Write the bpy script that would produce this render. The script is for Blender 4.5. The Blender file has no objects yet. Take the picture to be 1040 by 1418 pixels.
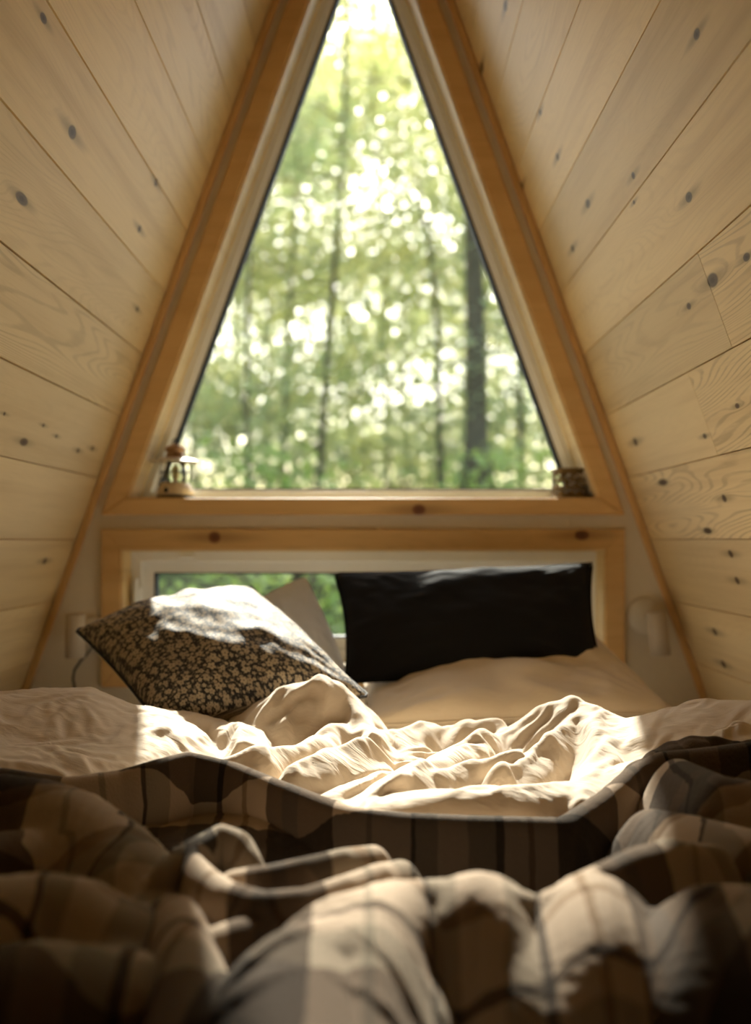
import bpy, bmesh, math, random
import numpy as np
from mathutils import Vector, Matrix

random.seed(7)
np.random.seed(7)
SC = bpy.context.scene
COL = SC.collection

# ------------------------------------------------------------------ layout
F = 1379.0                      # focal length in pixels (35 mm on a 36 mm long side)
CX, CZ = 0.027, 0.62            # camera x and eye height
GY = 2.18                       # inner face of the gable wall
SL = 0.3635                     # lean of the roof walls: metres in per metre up


def wall_w(z):                  # half width of the room at height z
    return 0.627 - SL * (z - 0.62)


def in_w(z):                    # half width of the window opening
    return 0.5466 - SL * (z - 0.62)


APEX = 0.62 + 0.627 / SL


def at(px, py, Y):
    return Vector((CX + (px - 520) / F * Y, Y, CZ - (py - 748) / F * Y))


def atz(px, py, z):
    Y = (CZ - z) * F / (py - 748)
    return Vector((CX + (px - 520) / F * Y, Y, z))


def wall_hit(px, py, side):     # where a plank mark sits: y and distance up the slope
    a = (px - 520) / F
    b = -(py - 748) / F
    Y = (0.627 - side * CX) / (side * a + SL * b)
    z = CZ + b * Y
    return (Y, z / math.cos(math.atan(SL)))


# ------------------------------------------------------------------ helpers
def tag(o, label=None, cat=None, group=None, kind=None):
    if label:
        o['label'] = label
    if cat:
        o['category'] = cat
    if group:
        o['group'] = group
    if kind:
        o['kind'] = kind
    return o


def empty(name, loc=(0, 0, 0), rot=(0, 0, 0)):
    o = bpy.data.objects.new(name, None)
    COL.objects.link(o)
    o.location = loc
    o.rotation_euler = rot
    return o


def link(name, me, mat=None, parent=None):
    o = bpy.data.objects.new(name, me)
    COL.objects.link(o)
    if mat:
        me.materials.append(mat)
    if parent:
        o.parent = parent
    return o


def build(name, bm, mat, parent=None, smooth=False, loc=None):
    me = bpy.data.meshes.new(name)
    bmesh.ops.recalc_face_normals(bm, faces=bm.faces)
    bm.to_mesh(me)
    bm.free()
    if smooth:
        me.polygons.foreach_set('use_smooth', [True] * len(me.polygons))
    o = link(name, me, mat, parent)
    if loc is not None:
        o.location = loc
    return o


def from_arrays(name, V, Fc, mat, parent=None, smooth=True, uv=None):
    me = bpy.data.meshes.new(name)
    me.from_pydata([tuple(v) for v in V], [], [tuple(f) for f in Fc])
    if uv is not None:
        lay = me.uv_layers.new(name='UVMap')
        idx = np.zeros(len(me.loops), dtype=np.int32)
        me.loops.foreach_get('vertex_index', idx)
        lay.data.foreach_set('uv', np.asarray(uv, dtype=np.float32)[idx].ravel())
    if smooth:
        me.polygons.foreach_set('use_smooth', [True] * len(me.polygons))
    me.update()
    return link(name, me, mat, parent)


def add_box(bm, x0, x1, y0, y1, z0, z1, bev=0.0):
    vs = [bm.verts.new((x, y, z)) for x in (x0, x1) for y in (y0, y1) for z in (z0, z1)]
    q = [(0, 1, 3, 2), (4, 6, 7, 5), (0, 4, 5, 1), (2, 3, 7, 6), (0, 2, 6, 4), (1, 5, 7, 3)]
    fs = [bm.faces.new([vs[i] for i in f]) for f in q]
    if bev:
        es = list({e for f in fs for e in f.edges})
        bmesh.ops.bevel(bm, geom=es, offset=bev, segments=2, profile=0.5, affect='EDGES')


def add_prism(bm, pts, y0, y1, bev=0.0):     # polygon in x,z pushed from y0 to y1
    a = [bm.verts.new((p[0], y0, p[1])) for p in pts]
    b = [bm.verts.new((p[0], y1, p[1])) for p in pts]
    fs = [bm.faces.new(a), bm.faces.new(b[::-1])]
    n = len(pts)
    for i in range(n):
        fs.append(bm.faces.new([a[i], a[(i + 1) % n], b[(i + 1) % n], b[i]]))
    if bev:
        bmesh.ops.bevel(bm, geom=list({e for f in fs for e in f.edges}), offset=bev,
                        segments=2, profile=0.5, affect='EDGES')


def add_lathe(bm, prof, seg=40, c=(0, 0, 0), close=True):
    rings = []
    for r, z in prof:
        if r < 1e-6:
            rings.append([bm.verts.new((c[0], c[1], c[2] + z))])
        else:
            rings.append([bm.verts.new((c[0] + r * math.cos(2 * math.pi * k / seg),
                                        c[1] + r * math.sin(2 * math.pi * k / seg), c[2] + z)) for k in range(seg)])
    for A, B in zip(rings[:-1], rings[1:]):
        for k in range(seg):
            k2 = (k + 1) % seg
            if len(A) == 1 and len(B) == 1:
                continue
            if len(A) == 1:
                bm.faces.new([A[0], B[k], B[k2]])
            elif len(B) == 1:
                bm.faces.new([A[k], B[0], A[k2]])
            else:
                bm.faces.new([A[k], B[k], B[k2], A[k2]])


def add_tube(bm, pts, rad, seg=8, closed=False):
    pts = [Vector(p) for p in pts]
    n = len(pts)
    rads = rad if isinstance(rad, (list, tuple)) else [rad] * n
    rings = []
    up = Vector((0.13, 0.21, 1)).normalized()
    for i, p in enumerate(pts):
        if closed:
            d = pts[(i + 1) % n] - pts[i - 1]
        else:
            d = pts[min(i + 1, n - 1)] - pts[max(i - 1, 0)]
        d.normalize()
        a = d.cross(up)
        if a.length < 1e-3:
            a = d.cross(Vector((1, 0, 0)))
        a.normalize()
        b = d.cross(a)
        rings.append([bm.verts.new(p + rads[i] * (math.cos(2 * math.pi * k / seg) * a + math.sin(2 * math.pi * k / seg) * b))
                      for k in range(seg)])
    m = n if closed else n - 1
    for i in range(m):
        A, B = rings[i], rings[(i + 1) % n]
        for k in range(seg):
            k2 = (k + 1) % seg
            bm.faces.new([A[k], A[k2], B[k2], B[k]])
    if not closed:
        bm.faces.new(rings[0][::-1])
        bm.faces.new(rings[-1])


# ------------------------------------------------------------------ materials
class NB:
    def __init__(s, name):
        s.m = bpy.data.materials.new(name)
        s.m.use_nodes = True
        s.nt = s.m.node_tree
        s.nt.nodes.clear()
        s.out = s.nt.nodes.new('ShaderNodeOutputMaterial')

    def n(s, t, **kw):
        nd = s.nt.nodes.new(t)
        for k, v in kw.items():
            setattr(nd, k, v)
        return nd

    def put(s, sock, v):
        if hasattr(v, 'node'):
            s.nt.links.new(v, sock)
        elif v is not None:
            if isinstance(v, (tuple, list)) and sock.type == 'RGBA' and len(v) == 3:
                v = (*v, 1)
            sock.default_value = v

    def math(s, op, a, b=None, c=None, clamp=False):
        nd = s.n('ShaderNodeMath', operation=op, use_clamp=clamp)
        for i, v in enumerate((a, b, c)):
            if v is not None:
                s.put(nd.inputs[i], v)
        return nd.outputs[0]

    def vmath(s, op, a, b=None):
        nd = s.n('ShaderNodeVectorMath', operation=op)
        s.put(nd.inputs[0], a)
        if b is not None:
            s.put(nd.inputs[1], b)
        return nd.outputs['Value'] if op in ('LENGTH', 'DOT_PRODUCT', 'DISTANCE') else nd.outputs['Vector']

    def noise(s, vec, scale=1, detail=3, rough=0.5, dist=0):
        nd = s.n('ShaderNodeTexNoise')
        s.put(nd.inputs['Vector'], vec)
        nd.inputs['Scale'].default_value = scale
        nd.inputs['Detail'].default_value = detail
        nd.inputs['Roughness'].default_value = rough
        nd.inputs['Distortion'].default_value = dist
        return nd.outputs['Fac']

    def mix(s, fac, a, b):
        nd = s.n('ShaderNodeMix', data_type='RGBA')
        s.put(nd.inputs[0], fac)
        s.put(nd.inputs[6], a)
        s.put(nd.inputs[7], b)
        return nd.outputs[2]

    def smooth(s, v, lo, hi, a=0.0, b=1.0):
        nd = s.n('ShaderNodeMapRange', interpolation_type='SMOOTHSTEP')
        s.put(nd.inputs[0], v)
        for i, x in enumerate((lo, hi, a, b)):
            s.put(nd.inputs[i + 1], x)
        return nd.outputs[0]

    def sep(s, v):
        nd = s.n('ShaderNodeSeparateXYZ')
        s.put(nd.inputs[0], v)
        return nd.outputs

    def comb(s, x, y, z=0.0):
        nd = s.n('ShaderNodeCombineXYZ')
        for i, v in enumerate((x, y, z)):
            s.put(nd.inputs[i], v)
        return nd.outputs[0]

    def coord(s, which='Object'):
        return s.n('ShaderNodeTexCoord').outputs[which]

    def bump(s, h, strength=0.3, dist=0.002):
        nd = s.n('ShaderNodeBump')
        nd.inputs['Strength'].default_value = strength
        nd.inputs['Distance'].default_value = dist
        s.put(nd.inputs['Height'], h)
        return nd.outputs[0]

    def princ(s, color, rough=0.5, metal=0.0, normal=None, spec=0.5, sheen=0.0, sheen_rough=0.5, trans=0.0, alpha=None, sheen_tint=None):
        nd = s.n('ShaderNodeBsdfPrincipled')
        s.put(nd.inputs['Base Color'], color)
        s.put(nd.inputs['Roughness'], rough)
        s.put(nd.inputs['Metallic'], metal)
        nd.inputs['Specular IOR Level'].default_value = spec
        nd.inputs['Sheen Weight'].default_value = sheen
        nd.inputs['Sheen Roughness'].default_value = sheen_rough
        if sheen_tint:
            nd.inputs['Sheen Tint'].default_value = (*sheen_tint, 1)
        nd.inputs['Transmission Weight'].default_value = trans
        if normal is not None:
            s.put(nd.inputs['Normal'], normal)
        return nd.outputs[0]

    def finish(s, sh):
        s.nt.links.new(sh, s.out.inputs['Surface'])
        return s.m


def simple(name, col, rough=0.5, metal=0.0, var=0.08, scale=30, spec=0.5):
    b = NB(name)
    f = b.noise(b.coord(), scale, 4)
    c2 = tuple(max(0, c * (1 - var * 2)) for c in col)
    c1 = tuple(min(1, c * (1 + var)) for c in col)
    return b.finish(b.princ(b.mix(f, c2, c1), rough, metal, b.bump(f, 0.08, 0.001), spec))


def wood(name, light, dark, knots, use_uv, knot_col, rough=0.55, figure=1.0, fig_attr=False):
    """Boards: long axis u, across v (metres); contour lines of a stretched noise make the grain."""
    b = NB(name)
    if use_uv:
        uv = b.n('ShaderNodeUVMap', uv_map='UVMap').outputs[0]
        u, v, _ = b.sep(uv)
        at_ = b.n('ShaderNodeAttribute', attribute_name='board')
        rnd, fig, _2 = b.sep(at_.outputs['Vector'])
    else:
        x, y, z = b.sep(b.coord('UV'))
        u, v = x, y
        rnd, fig = 0.37, 0.3
    P = b.comb(u, v, 0.0)
    dk = ds = None
    for (ku, kv, r, el) in knots:
        d = b.vmath('SUBTRACT', P, (ku, kv, 0))
        k = b.vmath('LENGTH', b.vmath('MULTIPLY', d, (1 / (r * el), 1 / r, 0)))
        e = b.vmath('LENGTH', b.vmath('MULTIPLY', d, (1 / (r * 10), 1 / (r * 1.5), 0)))
        dk = k if dk is None else b.math('MINIMUM', dk, k)
        ds = e if ds is None else b.math('MINIMUM', ds, e)
    seed = b.math('MULTIPLY', rnd, 37.0)
    q = b.comb(b.math('MULTIPLY', u, 0.9), b.math('MULTIPLY', v, 9.5), seed)
    base = b.noise(q, 1.0, 1.5, 0.4, 0.15)
    if knots:
        wob = b.math('EXPONENT', b.math('MULTIPLY', b.math('MULTIPLY', ds, ds), -1.2))
        base = b.math('ADD', base, b.math('MULTIPLY', wob, 0.035))
    jit = b.noise(b.comb(b.math('MULTIPLY', u, 6), b.math('MULTIPLY', v, 60), seed), 1.0, 3, 0.6)
    base = b.math('ADD', base, b.math('MULTIPLY', jit, 0.012))
    rings = b.math('SINE', b.math('MULTIPLY', base, 260.0))
    rings = b.math('MULTIPLY', b.smooth(rings, 0.1, 1.0), b.smooth(jit, 0.2, 0.6))
    fine = b.noise(b.comb(b.math('MULTIPLY', u, 9), b.math('MULTIPLY', v, 420), seed), 1.0, 3, 0.6)
    streak = b.noise(b.comb(b.math('MULTIPLY', u, 1.3), b.math('MULTIPLY', v, 30), seed), 1.0, 3, 0.55)
    figw = b.math('MULTIPLY', b.math('POWER', fig, 1.4), 0.62 * figure)
    c = b.mix(b.math('MULTIPLY', b.smooth(streak, 0.42, 0.8), 0.6), light, dark)
    c = b.mix(b.math('MULTIPLY', rings, figw), c, tuple(x * 0.72 for x in dark))
    c = b.mix(b.math('MULTIPLY', b.smooth(fine, 0.45, 0.85), 0.22), c, tuple(x * 0.8 for x in dark))
    tone = b.math('MULTIPLY_ADD', rnd, 0.30, 0.85)
    hs = b.n('ShaderNodeHueSaturation')
    b.put(hs.inputs['Value'], tone)
    b.put(hs.inputs['Color'], c)
    c = hs.outputs[0]
    if knots:
        c = b.mix(b.math('MULTIPLY', b.smooth(ds, 1.0, 0.05), 0.75), c, tuple(x * 0.55 for x in dark))
        c = b.mix(b.math('MULTIPLY', b.smooth(dk, 1.1, 0.75), 0.88), c, knot_col)
        c = b.mix(b.math('MULTIPLY', b.smooth(dk, 0.55, 0.2), 0.55), c, tuple(x * 0.45 for x in knot_col))
    nrm = b.bump(b.math('ADD', fine, b.math('MULTIPLY', rings, 0.25)), 0.12, 0.001)
    return b.finish(b.princ(c, rough, 0, nrm, 0.35))


PINE_L, PINE_D = (0.80, 0.64, 0.37), (0.61, 0.445, 0.225)
KNOT = (0.075, 0.038, 0.016)
LK = [(100, 183, 9, 1.2), (216, 253, 5, 1), (193, 317, 5, 1), (190, 428, 4, 1), (30, 275, 8, 2), (346, 98, 5, 1),
      (33, 612, 6, 1.8), (78, 604, 3, 1), (60, 589, 3, 1), (6, 573, 3, 1), (108, 624, 4, 1), (128, 621, 4, 1), (62, 777, 5, 1),
      (60, 25, 6, 1.5)]
RK = [(667, 93, 6, 1.5), (748, 155, 4, 1), (772, 217, 5, 1), (723, 258, 5, 1), (965, 47, 7, 1.2), (954, 273, 7, 1.3),
      (877, 243, 5, 1), (814, 282, 6, 1.4), (793, 344, 5, 1), (878, 280, 3, 1), (987, 388, 10, 1.4), (954, 424, 5, 1.2),
      (1034, 356, 6, 1.4), (880, 612, 6, 1.1), (1021, 562, 4, 1.4), (976, 604, 4, 1.3), (1003, 690, 6, 1.0), (980, 735, 5, 2.4),
      (1012, 767, 6, 1), (1021, 804, 6, 1), (918, 668, 5, 3.0), (990, 875, 6, 1), (1002, 920, 6, 1), (700, 8, 6, 1.4)]


def wk(lst, side):
    r = []
    for px, py, s, el in lst:
        u, v = wall_hit(px, py, side)
        r.append((u, v, s * u / F * 1.0, el * 1.5))
    return r


M = {}
M['plank_l'] = wood('pine_planks_left', PINE_L, PINE_D, wk(LK, -1), True, KNOT)
M['plank_r'] = wood('pine_planks_right', PINE_L, PINE_D, wk(RK, 1), True, KNOT)
M['plank_n'] = wood('pine_planks_plain', PINE_L, PINE_D, [], True, KNOT)
ORL, ORD = (0.76, 0.50, 0.22), (0.60, 0.35, 0.13)


def gab(px, py):
    p = at(px, py, GY - 0.018)
    return (p.x, p.z)


M['casing'] = wood('oiled_pine_casing', ORL, ORD, [(*gab(580, 706), 0.013, 1.2), (*gab(297, 744), 0.014, 1.0), (*gab(806, 741), 0.012, 1.4),
                                                  ], False, (0.16, 0.05, 0.02))
M['jamb'] = wood('pale_pine_jamb', (0.86, 0.68, 0.38), (0.70, 0.50, 0.24), [], False, KNOT)
M['paint'] = simple('white_wall_paint', (0.78, 0.72, 0.60), 0.8, 0, 0.03, 60)
M['vinyl'] = simple('white_vinyl', (0.88, 0.89, 0.89), 0.35, 0, 0.02, 40)
M['rubber'] = simple('black_rubber', (0.015, 0.016, 0.015), 0.7)
M['floor'] = wood('loft_floor_boards', PINE_L, PINE_D, [], False, KNOT)
M['black_metal'] = simple('black_metal', (0.012, 0.012, 0.012), 0.4, 0.3)
M['cream'] = simple('cream_enamel', (0.66, 0.55, 0.38), 0.35, 0, 0.04)
M['bronze'] = simple('bronze_metal', (0.36, 0.22, 0.12), 0.35, 0.8)
M['brass'] = simple('aged_brass', (0.17, 0.105, 0.035), 0.42, 0.6, 0.2, 60)
M['lamp_white'] = simple('white_lamp_metal', (0.58, 0.50, 0.39), 0.4)
M['cord'] = simple('black_cord', (0.015, 0.012, 0.01), 0.6)
M['warm_glass'] = simple('amber_bulb', (0.75, 0.62, 0.30), 0.2)


def glass(name, tint=(1, 1, 1), refl=1.0):
    b = NB(name)
    t = b.n('ShaderNodeBsdfTransparent')
    t.inputs[0].default_value = (*tint, 1)
    g = b.n('ShaderNodeBsdfGlossy')
    g.inputs['Roughness'].default_value = 0.01
    fr = b.n('ShaderNodeFresnel')
    fr.inputs[0].default_value = 1.45
    mx = b.n('ShaderNodeMixShader')
    b.put(mx.inputs[0], b.math('MULTIPLY', fr.outputs[0], refl))
    b.nt.links.new(t.outputs[0], mx.inputs[1])
    b.nt.links.new(g.outputs[0], mx.inputs[2])
    return b.finish(mx.outputs[0])


M['glass'] = glass('window_glass', (0.97, 0.99, 0.98), 0.6)
M['globe'] = glass('lantern_glass', (0.93, 0.95, 0.92), 1.5)


def fabric(name, c1, c2, weave=900, rough=0.85, sheen=0.25, bump=0.25, trans=0.12, crease=0.0):
    b = NB(name)
    uv = b.coord('UV')
    u, v, _ = b.sep(uv)
    w = b.noise(uv, weave, 2)
    slub = b.noise(b.vmath('MULTIPLY', uv, (60, 260, 1)), 1, 3)
    big = b.noise(uv, 7, 3)
    c = b.mix(b.math('MULTIPLY_ADD', slub, 0.5, b.math('MULTIPLY', big, 0.5)), c1, c2)
    h = b.math('ADD', b.math('MULTIPLY', w, 0.4), slub)
    if crease:
        wq = b.n('ShaderNodeTexNoise')
        b.put(wq.inputs['Vector'], uv)
        wq.inputs['Scale'].default_value = 5
        cv_ = b.vmath('ADD', b.vmath('MULTIPLY', uv, (9, 26, 1)), b.vmath('MULTIPLY', wq.outputs['Color'], (6, 6, 0)))
        cn = b.noise(cv_, 1.0, 2, 0.5)
        rd = b.math('SUBTRACT', 1.0, b.math('MULTIPLY', b.math('ABSOLUTE', b.math('SUBTRACT', cn, 0.5)), 5.0))
        h = b.math('ADD', h, b.math('MULTIPLY', b.smooth(rd, 0.2, 1.0), crease))
    nrm = b.bump(h, bump, 0.0015)
    p = b.princ(c, rough, 0, nrm, 0.2, sheen)
    tr = b.n('ShaderNodeBsdfTranslucent')
    b.put(tr.inputs[0], c)
    mx = b.n('ShaderNodeMixShader')
    mx.inputs[0].default_value = trans
    b.nt.links.new(p, mx.inputs[1])
    b.nt.links.new(tr.outputs[0], mx.inputs[2])
    return b.finish(mx.outputs[0])


M['linen'] = fabric('cream_linen', (0.62, 0.50, 0.37), (0.74, 0.63, 0.50), crease=1.0, bump=0.35)
M['beige_case'] = fabric('beige_cotton', (0.66, 0.54, 0.38), (0.74, 0.62, 0.46), bump=0.35, crease=1.1)
M['white_case'] = fabric('white_cotton', (0.70, 0.68, 0.65), (0.78, 0.76, 0.73), bump=0.1, trans=0.4)
M['black_case'] = fabric('black_linen', (0.004, 0.0035, 0.003), (0.006, 0.005, 0.0045), sheen=0.02, trans=0.0)
M['mattress'] = fabric('grey_white_sheet', (0.50, 0.45, 0.38), (0.58, 0.52, 0.45), bump=0.1, trans=0)


def floral():
    b = NB('floral_cotton')
    uv = b.coord('UV')
    warp = b.n('ShaderNodeTexNoise')
    b.put(warp.inputs['Vector'], uv)
    warp.inputs['Scale'].default_value = 60
    wv = b.vmath('ADD', uv, b.vmath('MULTIPLY', b.vmath('SUBTRACT', warp.outputs['Color'], (0.5, 0.5, 0.5)), (0.004, 0.004, 0)))

    def layer(scale, size, petals, off, rnd=0.75):
        p = b.vmath('MULTIPLY', b.vmath('ADD', wv, (off, off * 0.7, 0)), (scale, scale, 0))
        vo = b.n('ShaderNodeTexVoronoi', voronoi_dimensions='2D', feature='F1')
        vo.inputs['Scale'].default_value = 1
        vo.inputs['Randomness'].default_value = rnd
        b.put(vo.inputs['Vector'], p)
        d = b.vmath('SUBTRACT', p, vo.outputs['Position'])
        dx, dy, _ = b.sep(d)
        r = b.vmath('LENGTH', b.comb(dx, dy, 0))
        cr, cg, cb = b.sep(vo.outputs['Color'])
        th = b.math('ADD', b.math('ARCTAN2', dy, dx), b.math('MULTIPLY', cr, 6.28))
        lob = b.math('ABSOLUTE', b.math('COSINE', b.math('MULTIPLY', th, petals / 2)))
        sz = b.math('MULTIPLY', b.math('MULTIPLY_ADD', cg, 0.5, 0.6), size)
        rad = b.math('MULTIPLY', sz, b.math('MULTIPLY_ADD', lob, 0.45, 0.58))
        q = b.math('DIVIDE', r, rad)
        m = b.smooth(q, 1.04, 0.84)
        eye = b.smooth(b.math('DIVIDE', r, sz), 0.26, 0.16)
        return m, eye, cb
    m1, e1, t1 = layer(60, 0.41, 5, 0.0, 0.6)
    m2, e2, t2 = layer(116, 0.38, 5, 3.3, 0.6)
    m3, e3, t3 = layer(190, 0.40, 3, 7.1)
    dark, cream, cream2 = (0.018, 0.015, 0.014), (0.44, 0.36, 0.25), (0.34, 0.27, 0.185)
    c = b.mix(b.math('MULTIPLY', m3, 0.45), dark, (0.30, 0.25, 0.18))
    c = b.mix(m2, c, b.mix(t2, cream2, cream))
    c = b.mix(b.math('MULTIPLY', b.math('MULTIPLY', m2, e2), 0.7), c, (0.10, 0.08, 0.06))
    ring = b.math('MULTIPLY', b.smooth(b.math('ADD', m1, 0.0), 0.0, 0.15), 1.0)
    c = b.mix(ring, c, dark)
    c = b.mix(m1, c, b.mix(t1, cream2, cream))
    c = b.mix(b.math('MULTIPLY', b.math('MULTIPLY', m1, e1), 0.8), c, (0.12, 0.08, 0.05))
    n = b.noise(uv, 300, 3)
    return b.finish(b.princ(c, 0.7, 0, b.bump(n, 0.15, 0.001), 0.3, 0.1))


M['floral'] = floral()


def plaid():
    b = NB('brown_plaid_wool')
    uv = b.coord('UV')
    nz = b.n('ShaderNodeTexNoise')
    b.put(nz.inputs['Vector'], uv)
    nz.inputs['Scale'].default_value = 90
    nz.inputs['Detail'].default_value = 3
    w = b.vmath('ADD', uv, b.vmath('MULTIPLY', b.vmath('SUBTRACT', nz.outputs['Color'], (0.5, 0.5, 0.5)), (0.004, 0.004, 0)))
    u, v, _ = b.sep(w)

    def ramp(t, period, off, seq):
        f = b.math('FRACT', b.math('ADD', b.math('DIVIDE', t, period), off))
        r = b.n('ShaderNodeValToRGB')
        r.color_ramp.interpolation = 'CONSTANT'
        els = r.color_ramp.elements
        els[0].position, els[0].color = seq[0]
        els[1].position, els[1].color = seq[1]
        for p, cc in seq[2:]:
            e = els.new(p)
            e.color = cc
        b.put(r.inputs[0], f)
        return r.outputs[0]
    tan, cream, blk, brn, grey = (0.13, 0.078, 0.042, 1), (0.37, 0.285, 0.21, 1), (0.007, 0.005, 0.004, 1), (0.017, 0.010, 0.006, 1), (0.15, 0.125, 0.09, 1)
    cu = ramp(u, 0.33, PLAID_U, [(0.0, brn), (0.06, blk), (0.12, brn), (0.25, cream), (0.36, grey), (0.38, cream), (0.51, blk), (0.525, grey), (0.60, cream), (0.70, grey), (0.79, blk), (0.82, cream), (0.90, tan), (0.92, cream)])
    cv = ramp(v, 0.80, PLAID_V, [(0.0, cream), (0.066, blk), (0.13, brn), (0.16, blk), (0.205, tan), (0.225, cream), (0.33, tan), (0.35, grey), (0.40, cream), (0.545, tan), (0.555, cream), (0.62, brn), (0.63, cream), (0.66, grey), (0.71, brn), (0.80, blk), (0.86, brn)])
    tw = b.math('SINE', b.math('MULTIPLY', b.math('ADD', u, v), 2600))
    fac = b.math('MULTIPLY_ADD', tw, 0.12, 0.5)
    ml = b.n('ShaderNodeMix', data_type='RGBA', blend_type='MULTIPLY')
    ml.inputs[0].default_value = 1.0
    b.put(ml.inputs[6], cu)
    b.put(ml.inputs[7], cv)
    gm = b.n('ShaderNodeGamma')
    b.put(gm.inputs[0], ml.outputs[2])
    gm.inputs[1].default_value = 0.5
    c = b.mix(0.12, gm.outputs[0], b.mix(fac, cu, cv))
    fz = b.noise(uv, 420, 4, 0.7)
    c = b.mix(b.math('MULTIPLY', fz, 0.08), c, (0.26, 0.20, 0.14))
    return b.finish(b.princ(c, 0.95, 0, b.bump(fz, 0.5, 0.003), 0.1, 0.10, 0.5, sheen_tint=(0.9, 0.75, 0.6)))


PLAID_U, PLAID_V = 0.303, 0.0
M['plaid'] = plaid()


def leafmat(name, c1, c2, trans=0.68):
    b = NB(name)
    f = b.noise(b.coord(), 1.1, 2)
    oi = b.n('ShaderNodeObjectInfo').outputs['Random']
    c = b.mix(b.smooth(b.math('MULTIPLY_ADD', oi, 0.3, f), 0.35, 0.95), c1, c2)
    p = b.princ(c, 0.45, 0, None, 0.4)
    t = b.n('ShaderNodeBsdfTranslucent')
    b.put(t.inputs[0], c)
    mx = b.n('ShaderNodeMixShader')
    mx.inputs[0].default_value = trans
    b.nt.links.new(p, mx.inputs[1])
    b.nt.links.new(t.outputs[0], mx.inputs[2])
    return b.finish(mx.outputs[0])


M['leaf'] = leafmat('beech_leaves', (0.50, 0.56, 0.20), (0.78, 0.73, 0.38))
M['leaf2'] = leafmat('maple_leaves', (0.45, 0.54, 0.22), (0.72, 0.70, 0.40))
M['leaf3'] = leafmat('undergrowth_leaves', (0.32, 0.44, 0.10), (0.55, 0.62, 0.18), 0.45)


def bark():
    b = NB('grey_bark')
    p = b.vmath('MULTIPLY', b.coord(), (1, 1, 0.18))
    f = b.noise(p, 26, 5, 0.65)
    c = b.mix(f, (0.06, 0.045, 0.025), (0.24, 0.185, 0.105))
    return b.finish(b.princ(c, 0.9, 0, b.bump(f, 0.8, 0.02), 0.2))


M['bark'] = bark()


def groundmat():
    b = NB('forest_litter')
    f = b.noise(b.coord(), 3, 6, 0.65)
    g = b.noise(b.coord(), 0.7, 3)
    c = b.mix(f, (0.045, 0.035, 0.018), (0.16, 0.12, 0.06))
    c = b.mix(b.smooth(g, 0.4, 0.65), c, (0.07, 0.12, 0.025))
    return b.finish(b.princ(c, 0.95, 0, b.bump(f, 0.6, 0.05), 0.1))


M['ground'] = groundmat()

# ------------------------------------------------------------------ room shell
COSA = 1 / math.sqrt(1 + SL * SL)
SINA = SL * COSA
Y_BACK = -1.45
SEAM0, STEP = 0.6216, 0.1343     # height of one seam, vertical spacing of the courses


def plank_wall(name, side, mat):
    rnd = random.Random(5 + side)
    V, Fc, UV, BD = [], [], [], []
    nrm = Vector((-side * COSA, 0, -SINA))         # into the room
    z = SEAM0 - 5 * STEP
    courses = []
    while z < APEX - 0.01:
        courses.append((max(z, -0.02), min(z + STEP, APEX)))
        z += STEP
    for ci, (z0, z1) in enumerate(courses):
        k = round((z0 - SEAM0) / STEP)
        if side > 0:
            spec = {0: ([1.36], [0.25, 0.9]), 1: ([1.6], [1.0, 0.15]), 2: ([1.40], [0.85, 0.5]), 3: ([0.4], [0.2, 0.3]),
                    -1: ([0.3], [0.2, 0.15]), -2: ([0.9], [0.1, 0.2]), 4: ([-0.2], [0.3, 0.2]), 5: ([0.5], [0.5, 0.2])}
        else:
            spec = {0: ([0.2], [0.1, 0.12]), 1: ([0.4], [0.2, 0.15]), 2: ([0.9], [0.2, 0.75]), 3: ([0.3], [0.4, 0.4]), -1: ([0.5], [.2, .1]),
                    4: ([0.7], [0.5, 0.25]), 5: ([0.1], [0.3, 0.3])}
        brk, figs = spec.get(k, ([rnd.uniform(-0.5, 1.2)], [rnd.uniform(0.05, 0.45), rnd.uniform(0.05, 0.45)]))
        ys = [Y_BACK] + brk + [GY + 0.02]
        for bi in range(len(ys) - 1):
            y0, y1 = ys[bi], ys[bi + 1]
            g = 0.0011 if rnd.random() < 0.75 else 0.0020
            r, f = rnd.random(), figs[bi]
            base = len(V)
            prof = [(z0, 0.006), (z0 + g, 0.0), (z1 - g, 0.0), (z1, 0.006)]
            for yy, dep in ((y0, 0.003), (y0 + 0.0008, 0.0), (y1 - 0.0008, 0.0), (y1, 0.003)):
                for zz, d in prof:
                    dd = max(d, dep)
                    p = Vector((side * wall_w(zz), yy, zz)) - nrm * dd
                    V.append(p)
                    UV.append((yy, zz / COSA))
                    BD.append((r, f, 0))
            for a in range(3):
                for c in range(3):
                    i = base + a * 4 + c
                    q = [i, i + 1, i + 5, i + 4]
                    Fc.append(q if side > 0 else q[::-1])
    # sheathing behind the boards closes the wall
    n = len(V)
    for d in (0.007, 0.05):
        for yy in (Y_BACK, GY + 0.02):
            for zz in (-0.02, APEX):
                V.append(Vector((side * wall_w(zz), yy, zz)) - nrm * d)
                UV.append((yy, zz))
                BD.append((0.5, 0, 0))
    for q in ((0, 1, 3, 2), (4, 6, 7, 5), (0, 4, 5, 1), (2, 3, 7, 6), (0, 2, 6, 4), (1, 5, 7, 3)):
        Fc.append([n + i for i in q])
    o = from_arrays(name, V, Fc, mat, None, False, UV)
    a = o.data.attributes.new('board', 'FLOAT_VECTOR', 'POINT')
    a.data.foreach_set('vector', np.asarray(BD, dtype=np.float32).ravel())
    return tag(o, kind='structure')


plank_wall('wall_left', -1, M['plank_l'])
plank_wall('wall_right', 1, M['plank_r'])


def planar_uv(o, ax=0, az=2):
    me = o.data
    lay = me.uv_layers.new(name='UVMap')
    for lp in me.loops:
        c = me.vertices[lp.vertex_index].co
        lay.data[lp.index].uv = (c[ax], c[az])


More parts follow.
